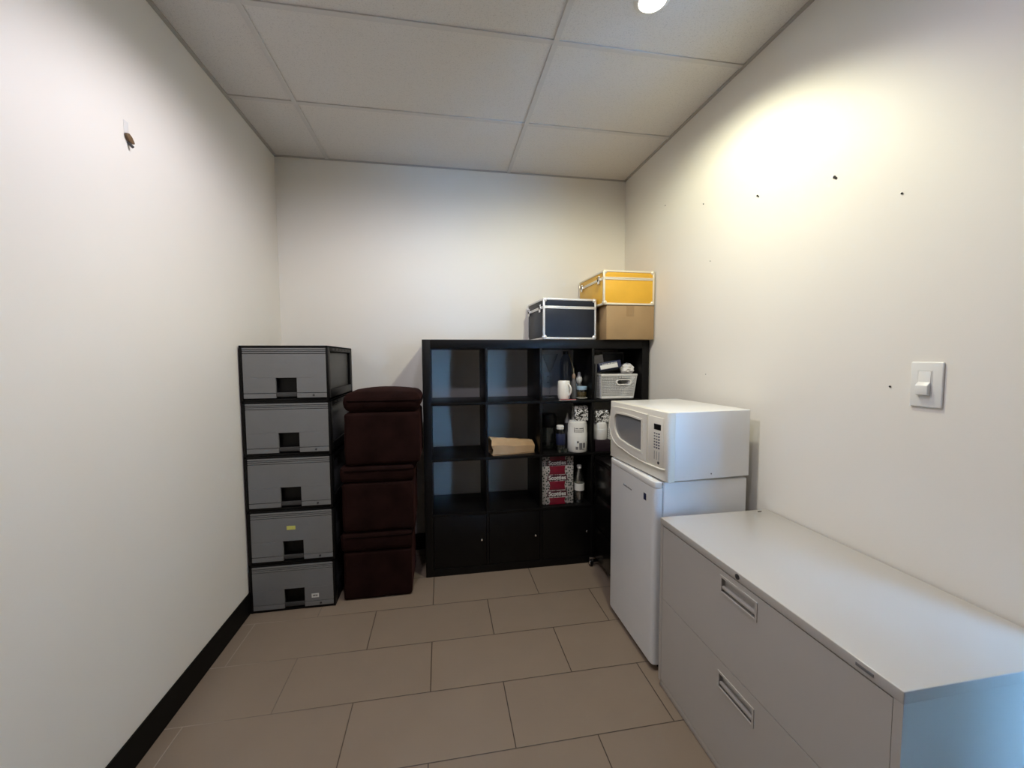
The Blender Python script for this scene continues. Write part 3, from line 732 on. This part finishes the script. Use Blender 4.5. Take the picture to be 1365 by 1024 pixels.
# ------------------------------------------------------------------ third row
t = thing('tissue_pack', 'red and white wrapped pack of tissue boxes in the third shelf column', 'tissue pack', (.757, 2.68, R2))
tx0, tx1, ty0, tz1 = .648, .868, 2.600, R2+.331
obj('wrap', box(B(), tx0, tx1, ty0, ty0+.17, R2, tz1, .006), M['dots'], t)
pn = B()
pcx = (tx0+tx1)/2-.004
Zp = [(R2+.002, R2+.046), (R2+.100, R2+.158), (R2+.205, R2+.262), (R2+.300, R2+.325)]
for a, b in Zp:
    prism(pn, [(pcx-.056, a), (pcx+.056, a), (pcx+.050, (a+b)/2), (pcx+.056, b), (pcx-.056, b), (pcx-.050, (a+b)/2)], 'y', ty0-.0012, ty0+.001)
obj('red_panel', pn, M['red'], t)['label'] = 'dark red panels'
wb = B()
for zc in (R2+.073, R2+.181, R2+.282):
    prism(wb, [(pcx-.072, zc-.017), (pcx+.072, zc-.017), (pcx+.066, zc+.019), (pcx-.066, zc+.019)], 'y', ty0-.0010, ty0+.001)
    prism(wb, [(pcx-.054, zc-.012+.046), (pcx-.050, zc-.012+.043), (pcx+.050, zc-.012+.043), (pcx+.054, zc-.012+.046)], 'y', ty0-.0016, ty0+.001)
obj('white_panel', wb, mat('dusky_wrap', (.075, .022, .032), .35), t)
for zc in (R2+.073, R2+.181, R2+.282):
    m4 = Matrix.Translation((pcx, ty0-.0017, zc)) @ Matrix.Rotation(PI/2, 4, 'X')
    obj('lettering', text_bm('Scotties', .038, .0006, m4, .0009), M['label_white'], t, smooth=False)
t = thing('water_bottle', 'clear plastic bottle with a white label beside the red tissue pack', 'bottle', (.912, 2.625, R2))
bcx, bcy = .915, 2.625
obj('bottle_body', lathe(B(), [(0, R2), (.030, R2), (.034, R2+.006), (.034, R2+.10), (.032, R2+.105), (.032, R2+.128), (.034, R2+.135), (.033, R2+.160), (.024, R2+.200), (.014, R2+.224), (.0135, R2+.236), (0, R2+.236)], bcx, bcy, 32), glassy('silvery_plastic', (.88, .9, .88), .12, .55), t)
obj('label_band', lathe(B(), [(.0342, R2+.084), (.0352, R2+.085), (.0352, R2+.132), (.0342, R2+.133)], bcx, bcy, 32), M['label_white'], t)['label'] = 'white label'
obj('cap', lathe(B(), [(0, R2+.234), (.0155, R2+.234), (.0155, R2+.252), (.014, R2+.255), (0, R2+.255)], bcx, bcy, 24), M['label_white'], t)

# ------------------------------------------------------------------ wall outlet behind the shelf
t = thing('wall_outlet', 'white wall outlet plate seen through the upper shelf cell', 'outlet', (.786, YB, 1.165))
obj('plate', box(B(), .751, .821, YB-.006, YB, 1.162, 1.274, .002), M['white_plastic'], t)
for zc in (1.196, 1.240):
    oc = obj('socket', lathe(B(), [(0, 0), (.017, 0), (.0165, .002), (0, .002)], 0, 0, 24, Matrix.Translation((.786, YB-.0055, zc)) @ Matrix.Rotation(PI/2, 4, 'X')), M['white_plastic'], t)
    sl = B(); box(sl, .779, .7815, YB-.0080, YB-.007, zc-.002, zc+.008); box(sl, .7905, .793, YB-.0080, YB-.007, zc-.002, zc+.008)
    obj('slot', sl, M['dark_ink'], oc)

# ------------------------------------------------------------------ black rolling pedestal between shelf and fridge
t = thing('rolling_cart', 'black pedestal on casters between the shelf and the small fridge', 'cart', (1.17, 2.31, 0))
obj('carcass', box(B(), .985, 1.368, 2.085, 2.520, .062, .735, .003), M['gloss_black'], t)
for k in range(3):
    za = .075+k*.215
    obj('side_panel', box(B(), .979, .986, 2.105, 2.500, za, za+.205, .002), M['gloss_black'], t)
for (wx_, wy_) in ((.962, 2.518), (.985, 2.12), (1.33, 2.49), (1.33, 2.12)):
    c = obj('caster', rod(B(), (wx_-.009, wy_, .0245), (wx_+.009, wy_, .0245), .0245, 28), M['black'], t)
    obj('hub', rod(B(), (wx_-.0105, wy_, .0245), (wx_+.0105, wy_, .0245), .0135, 20), M['chrome'], c)
    fk = B(); box(fk, wx_-.013, wx_-.0105, wy_-.010, wy_+.010, .018, .056, .001); box(fk, wx_+.0105, wx_+.013, wy_-.010, wy_+.010, .018, .056, .001)
    box(fk, wx_-.013, wx_+.028, wy_-.012, wy_+.006, .052, .063, .001)
    obj('fork', fk, M['chrome'], c)

# ------------------------------------------------------------------ small fridge
FX, FY0, FY1, FZ = .890, 1.587, 2.055, .842
t = thing('mini_fridge', 'small white fridge with a grey-white door, under the microwave', 'fridge', (1.11, 1.82, 0))
obj('body', box(B(), FX+.042, 1.336, FY0+.003, FY1-.003, .022, FZ, .006, 3), M['white'], t)
dr = B()
pts = [(FX+.036, FY0), (FX+.020, FY0), (FX+.008, FY0+.004), (FX+.002, FY0+.014), (FX, FY0+.03), (FX, FY1-.03), (FX+.002, FY1-.014), (FX+.008, FY1-.004), (FX+.02, FY1), (FX+.036, FY1)]
prism(dr, pts, 'z', .030, FZ-.024)
d = obj('door', dr, M['fridge'], t, 50)
cp = B()
prism(cp, [(a-.001 if a < FX+.03 else a, b) for a, b in pts], 'z', FZ-.0235, FZ+.004, .004)
obj('door_cap', cp, M['white'], d)['label'] = 'white plastic cap along the door top'
obj('door_seal', box(B(), FX+.036, FX+.042, FY0+.008, FY1-.008, .03, FZ-.004), M['seal'], t)
# faint maker's lettering as small dark strokes, and the energy sticker
lg = B()
for k in range(10):
    yy = 1.889-k*.0093
    box(lg, FX-.0006, FX+.0004, yy-.0066, yy, .7430, .7430+(.0085 if k in (0, 3, 6) else .0065))
obj('lettering', lg, M['grey_ink'], d)
sk = box(B(), FX-.0005, FX+.0008, FY0+.055, FY0+.096, .741, .776)
obj('sticker', sk, M['label_white'], d)
obj('sticker_print', box(B(), FX-.0009, FX, FY0+.070, FY0+.094, .743, .774), M['blue_ink'], d)['label'] = 'dark blue printed patch'
for yy in (FY0+.03, FY1-.03):
    for xx in (FX+.055, 1.30):
        obj('foot', rod(B(), (xx, yy, 0), (xx, yy, .023), .014, 16), M['black'], t)
obj('kick_plate', box(B(), FX+.05, FX+.06, FY0+.02, FY1-.02, .006, .03), M['black'], t)

# ------------------------------------------------------------------ microwave
MX, MY, MW, MD = .928, 1.553, .520, .410
MZ0, MZ1 = FZ+.012, 1.148
t = thing('microwave', 'white microwave oven with a grey window standing on the small fridge', 'microwave', (MX, MY, FZ+.0005), math.radians(3.6))
x0, x1, y0, y1 = MX, MX+MD, MY, MY+MW
obj('case', box(B(), x0+.034, x1, y0+.002, y1-.002, MZ0, MZ1, .004, 3), M['white'], t)
# front moulding with a rounded near edge
fp = [(x0+.036, y0), (x0+.014, y0), (x0+.005, y0+.004), (x0, y0+.014), (x0, y1-.010), (x0+.004, y1-.002), (x0+.036, y1)]
f = B(); prism(f, fp, 'z', MZ0-.003, MZ1, .003)
ff = obj('front_frame', f, M['ivory'], t, 45)
# door: rounded moulding, curved lower left edge, window recess
def door_loop(ys, ye, za, zb, rad, sag, n=8):
    """loop in (y,z): far side (ye) has a large rounded lower corner, bottom sags towards the near side"""
    L = []
    L += [(ys, zb)]
    for k in range(n+1):
        u = k/n; L.append((ys+(ye-ys)*(.1+.82*u), zb+.004*math.sin(PI*u)))
    for k in range(1, 5):
        a = PI/2*k/4; L.append((ye-.03+.03*math.sin(a), zb-.03+.03*math.cos(a)))
    for k in range(n+1):
        a = PI/2*k/n; L.append((ye-rad+rad*math.cos(a), za+sag+rad*.9-rad*.9*math.sin(a)))
    for k in range(1, n+1):
        u = k/n; L.append((ye-rad+(ys-(ye-rad))*u, za+sag*(1-u)**2))
    return L
dO = door_loop(y0+.150, y1-.020, MZ0+.052, MZ1-.026, .115, .020)
dI = door_loop(y0+.192, y1-.068, MZ0+.092, MZ1-.058, .085, .016)
dm = B(); ringpoly(dm, dO, dI, 'x', x0-.008, x0+.004)
dd = obj('door', dm, M['ivory'], t, 50)
dI2 = door_loop(y0+.182, y1-.058, MZ0+.083, MZ1-.050, .09, .017)
dm = B(); ringpoly(dm, dI2, dI, 'x', x0-.011, x0-.006)
obj('window_bezel', dm, M['ivory'], dd)
pnl = B(); vv = [pnl.verts.new((x0-.0015, a, b)) for a, b in dI]; pnl.faces.new(vv)
bmesh.ops.recalc_face_normals(pnl, faces=pnl.faces)
r_ = bmesh.ops.extrude_face_region(pnl, geom=pnl.faces[:]); bmesh.ops.translate(pnl, verts=[v for v in r_['geom'] if isinstance(v, bmesh.types.BMVert)], vec=(.002, 0, 0))
obj('oven_window', pnl, M['oven_window'], dd)
# raised swoosh ledge that runs below door and control panel
tr = [(x0-.005, y1-.012, MZ1-.08), (x0-.006, y1-.012, MZ0+.16)]
for k in range(9):
    a = PI/2*k/8; tr.append((x0-.006, y1-.012-.125+.125*math.cos(a), MZ0+.068+.095-.095*math.sin(a)))
tr += [(x0-.006, y0+.30, MZ0+.054), (x0-.006, y0+.22, MZ0+.047), (x0-.006, y0+.14, MZ0+.044), (x0-.005, y0+.05, MZ0+.046), (x0-.001, y0+.018, MZ0+.048)]
obj('lower_ledge', tube(B(), tr, .0042, 8), M['ivory'], ff)
# control panel
cpn = box(B(), x0-.003, x0+.002, y0+.030, y0+.140, MZ0+.054, MZ1-.028, .0015)
cp_ = obj('control_panel', cpn, M['ivory'], t)
obj('display', box(B(), x0-.0045, x0-.002, y0+.047, y0+.098, MZ1-.083, MZ1-.058, .0006), M['black'], cp_)
for r in range(6):
    for c in range(3):
        yy = y0+.098-c*.0165; zz = MZ1-.097-r*.0125
        obj('button', box(B(), x0-.0042, x0-.002, yy-.010, yy, zz-.006, zz, .0005), M['grey_ink'] if c == 0 else (M['blue_ink'] if (c == 2 or r > 2) else M['grey_ink']), cp_)
ob_ = B()
for c in range(3): box(ob_, x0-.0040, x0-.0025, y0+.058+c*.017, y0+.060+c*.017, MZ1-.215, MZ1-.178)
obj('panel_print', ob_, M['grey_ink'], cp_)
obj('start_button', rod(B(), (x0-.0045, y0+.062, MZ1-.226), (x0-.002, y0+.062, MZ1-.226), .0065, 16), M['dark_ink'], cp_)
obj('case_screw', rod(B(), (x0+.215, y0+.0005, MZ0+.022), (x0+.215, y0+.0035, MZ0+.022), .003, 12), M['grey_ink'], t)
for xx in (x0+.06, x1-.05):
    for yy in (y0+.05, y1-.06):
        obj('foot', rod(B(), (xx, yy, FZ+.0005), (xx, yy, MZ0+.002), .011, 14), M['black'], t)

# ------------------------------------------------------------------ lateral filing cabinet
CX0, CX1, CY0, CY1, CZ = .885, 1.382, .622, 1.524, .7195
t = thing('filing_cabinet', 'wide putty grey two drawer filing cabinet along the right wall', 'filing cabinet', (1.13, 1.07, 0))
cb = B()
box(cb, CX0+.012, CX0+.031, CY0+.017, CY1-.017, .03, CZ-.028); box(cb, CX0+.03, CX1, CY0, CY1, .03, CZ-.0268)            # carcass
box(cb, CX0, CX0+.03, CY0, CY0+.018, .025, CZ-.026); box(cb, CX0, CX0+.03, CY1-.018, CY1, .025, CZ-.026)
obj('carcass', cb, M['cabinet'], t)
obj('top', box(B(), CX0-.001, CX1, CY0-.001, CY1+.001, CZ-.027, CZ, .0022, 3), M['cabinet'], t)
obj('base_plinth', box(B(), CX0+.004, CX1-.01, CY0+.006, CY1-.006, 0, .029, .001), M['cabinet'], t)
def drawer(z0, z1, hzc):
    y0_, y1_ = CY0+.0195, CY1-.0195
    hy0, hy1 = 1.002, 1.152
    hz0, hz1 = hzc-.0255, hzc+.0255
    xf, xb = CX0+.0005, CX0+.0115
    f = B()
    box(f, xf, xb, y0_, hy0, z0, z1); box(f, xf, xb, hy1, y1_, z0, z1)
    box(f, xf, xb, hy0, hy1, z0, hz0); box(f, xf, xb, hy0, hy1, hz1, z1)
    bmesh.ops.remove_doubles(f, verts=f.verts, dist=1e-5)
    d = obj('drawer', f, M['cabinet'], t)
    p = B()
    fo = [(hy0-.004, hz0-.004), (hy1+.004, hz0-.004), (hy1+.004, hz1+.004), (hy0-.004, hz1+.004)]
    fi = [(hy0+.003, hz0+.003), (hy1-.003, hz0+.003), (hy1-.003, hz1-.003), (hy0+.003, hz1-.003)]
    ringpoly(p, fo, fi, 'x', xf-.0025, xf+.004)
    h = obj('handle', p, M['cabinet'], d)
    q = B()
    box(q, CX0+.026, CX0+.029, hy0, hy1, hz0, hz1)                      # rear of the cup
    box(q, xf+.002, CX0+.028, hy0, hy0+.003, hz0, hz1); box(q, xf+.002, CX0+.028, hy1-.003, hy1, hz0, hz1)
    box(q, xf+.002, CX0+.028, hy0, hy1, hz1-.003, hz1); box(q, xf+.002, CX0+.028, hy0, hy1, hz0, hz0+.003)
    obj('handle_cup', q, M['cabinet_in'], h)
    obj('grip_bar', box(B(), xf-.001, xf+.009, hy0+.004, hy1-.004, hz0+.012, hz0+.022, .002), M['cabinet'], h)
    return d
drawer(.388, CZ-.0305, .643)
drawer(.035, .385, .320)
lk = rod(B(), (CX0-.003, 1.079, CZ-.0135), (CX0+.004, 1.079, CZ-.0135), .0085, 24)
l = obj('lock', lk, M['dgrey'], t)
obj('keyhole', box(B(), CX0-.0036, CX0-.0025, 1.078, 1.080, CZ-.018, CZ-.009), M['black'], l)
bd = obj('badge', box(B(), CX0-.0022, CX0+.001, .678, .716, CZ-.016, CZ-.009, .0006), M['grey_ink'], t)
bd['label'] = 'small dark badge on the top edge'
single('screw', box(B(), 1.318, 1.336, 1.500, 1.5035, CZ+.0004, CZ+.0035, .001), M['hole'], 'tiny dark screw lying on the back corner of the filing cabinet', 'screw', (1.327, 1.502, CZ+.0004))

# ------------------------------------------------------------------ switch and marks on the walls
t = thing('light_switch', 'white light switch on the right wall above the filing cabinet', 'light switch', (XR, .960, 1.229))
obj('plate', box(B(), XR-.007, XR, .920, 1.001, 1.229, 1.360, .0035, 3), M['white_plastic'], t)
rk = B()
prism(rk, [(XR-.0065, 1.333), (XR-.0085, 1.333), (XR-.0095, 1.302), (XR-.0200, 1.292), (XR-.0195, 1.266), (XR-.0065, 1.262)], 'y', .948, .979, .0008)
obj('paddle', rk, M['white_plastic'], t)
ringb = B(); ringpoly(ringb, [(.945, 1.259), (.982, 1.259), (.982, 1.336), (.945, 1.336)], [(.9475, 1.2615), (.9795, 1.2615), (.9795, 1.3335), (.9475, 1.3335)], 'x', XR-.0078, XR-.006)
obj('paddle_gap', ringb, M['label_white'], t)

t = thing('wall_hook', 'small brown tag hanging by a clear adhesive strip on the left wall', 'wall hook', (XL, 1.651, 2.11))
obj('adhesive_strip', box(B(), XL, XL+.0012, 1.640, 1.662, 2.148, 2.193, .0004), M['clear_strip'], t)
hk = prism(B(), [(1.640, 2.149), (1.652, 2.153), (1.664, 2.147), (1.676, 2.132), (1.675, 2.127), (1.660, 2.121), (1.648, 2.128), (1.639, 2.141)], 'x', XL+.0006, XL+.010, .002)
obj('tag', hk, M['wood_hook'], t)
obj('peg', rod(B(), (XL+.0005, 1.655, 2.125), (XL+.014, 1.658, 2.110), .0045, 12), M['dgrey'], t)

marks = [(2.402, 2.322, .006, 'small dark screw high on the right wall, farthest back of the upper row'),
         (2.021, 2.192, .006, 'small dark screw on the right wall, second from the back of the upper row'),
         (1.640, 2.089, .008, 'dark screw with chipped plaster, middle of the upper row on the right wall'),
         (1.277, 2.014, .010, 'largest dark screw with chipped plaster, high on the right wall'),
         (1.054, 1.871, .006, 'dark screw on the right wall high above the light switch'),
         (1.954, 1.878, .004, 'tiny dark screw on the right wall just below the upper row'),
         (1.969, 1.289, .0035, 'tiny dark screw on the right wall low above the microwave'),
         (1.060, 1.283, .0055, 'small dark screw on the right wall beside the light switch')]
for i, (y, z, r, lab) in enumerate(marks):
    t = thing('wall_screw', lab, 'screw', (XR, y, z), group='screws left in the right wall')
    r *= .75; sb = rod(B(), (XR, y, z), (XR-.003, y-.0005, z-.0005), r*.55, 10, r*.7)
    if i in (2, 3): rod(sb, (XR, y-.006, z-.006), (XR-.003, y-.0065, z-.0065), r*.5, 10)
    obj('head', sb, M['hole'], t)
    if r >= .0045:
        obj('plaster_chip', lathe(B(), [(0, 0), (r*.9, 0), (r*.6, .0018), (0, .002)], 0, 0, 9, Matrix.Translation((XR, y+r*.9, z+r*.5)) @ Matrix.Rotation(-PI/2, 4, 'Y')), M['plaster'], t)

# ------------------------------------------------------------------ camera, world, colour management
W_, H_ = 1365, 1024
f_, yaw, pitch, roll = 545.547, .1715, .0611, -.0054
cam = bpy.data.cameras.new('camera'); co = bpy.data.objects.new('camera', cam); C.objects.link(co)
cam.sensor_fit = 'HORIZONTAL'; cam.sensor_width = 36; cam.lens = f_/W_*36; cam.clip_start = .02; cam.clip_end = 50
fwd = Vector((math.sin(yaw)*math.cos(pitch), math.cos(yaw)*math.cos(pitch), -math.sin(pitch)))
right = Vector((math.cos(yaw), -math.sin(yaw), 0)); up = right.cross(fwd)
r2 = right*math.cos(roll)+up*math.sin(roll); u2 = -right*math.sin(roll)+up*math.cos(roll)
m = Matrix((r2, u2, -fwd)).transposed().to_4x4(); m.translation = (0, 0, 1.3753)
co.matrix_world = m
S.camera = co
w = bpy.data.worlds.new('world'); S.world = w; w.use_nodes = True
w.node_tree.nodes['Background'].inputs[0].default_value = (.55, .75, 1, 1); w.node_tree.nodes['Background'].inputs[1].default_value = .3
vs = S.view_settings
S.display_settings.display_device = 'sRGB'
vs.view_transform = 'Standard'; vs.look = 'None'; vs.gamma = 1; vs.use_curve_mapping = False; vs.exposure = 0.0
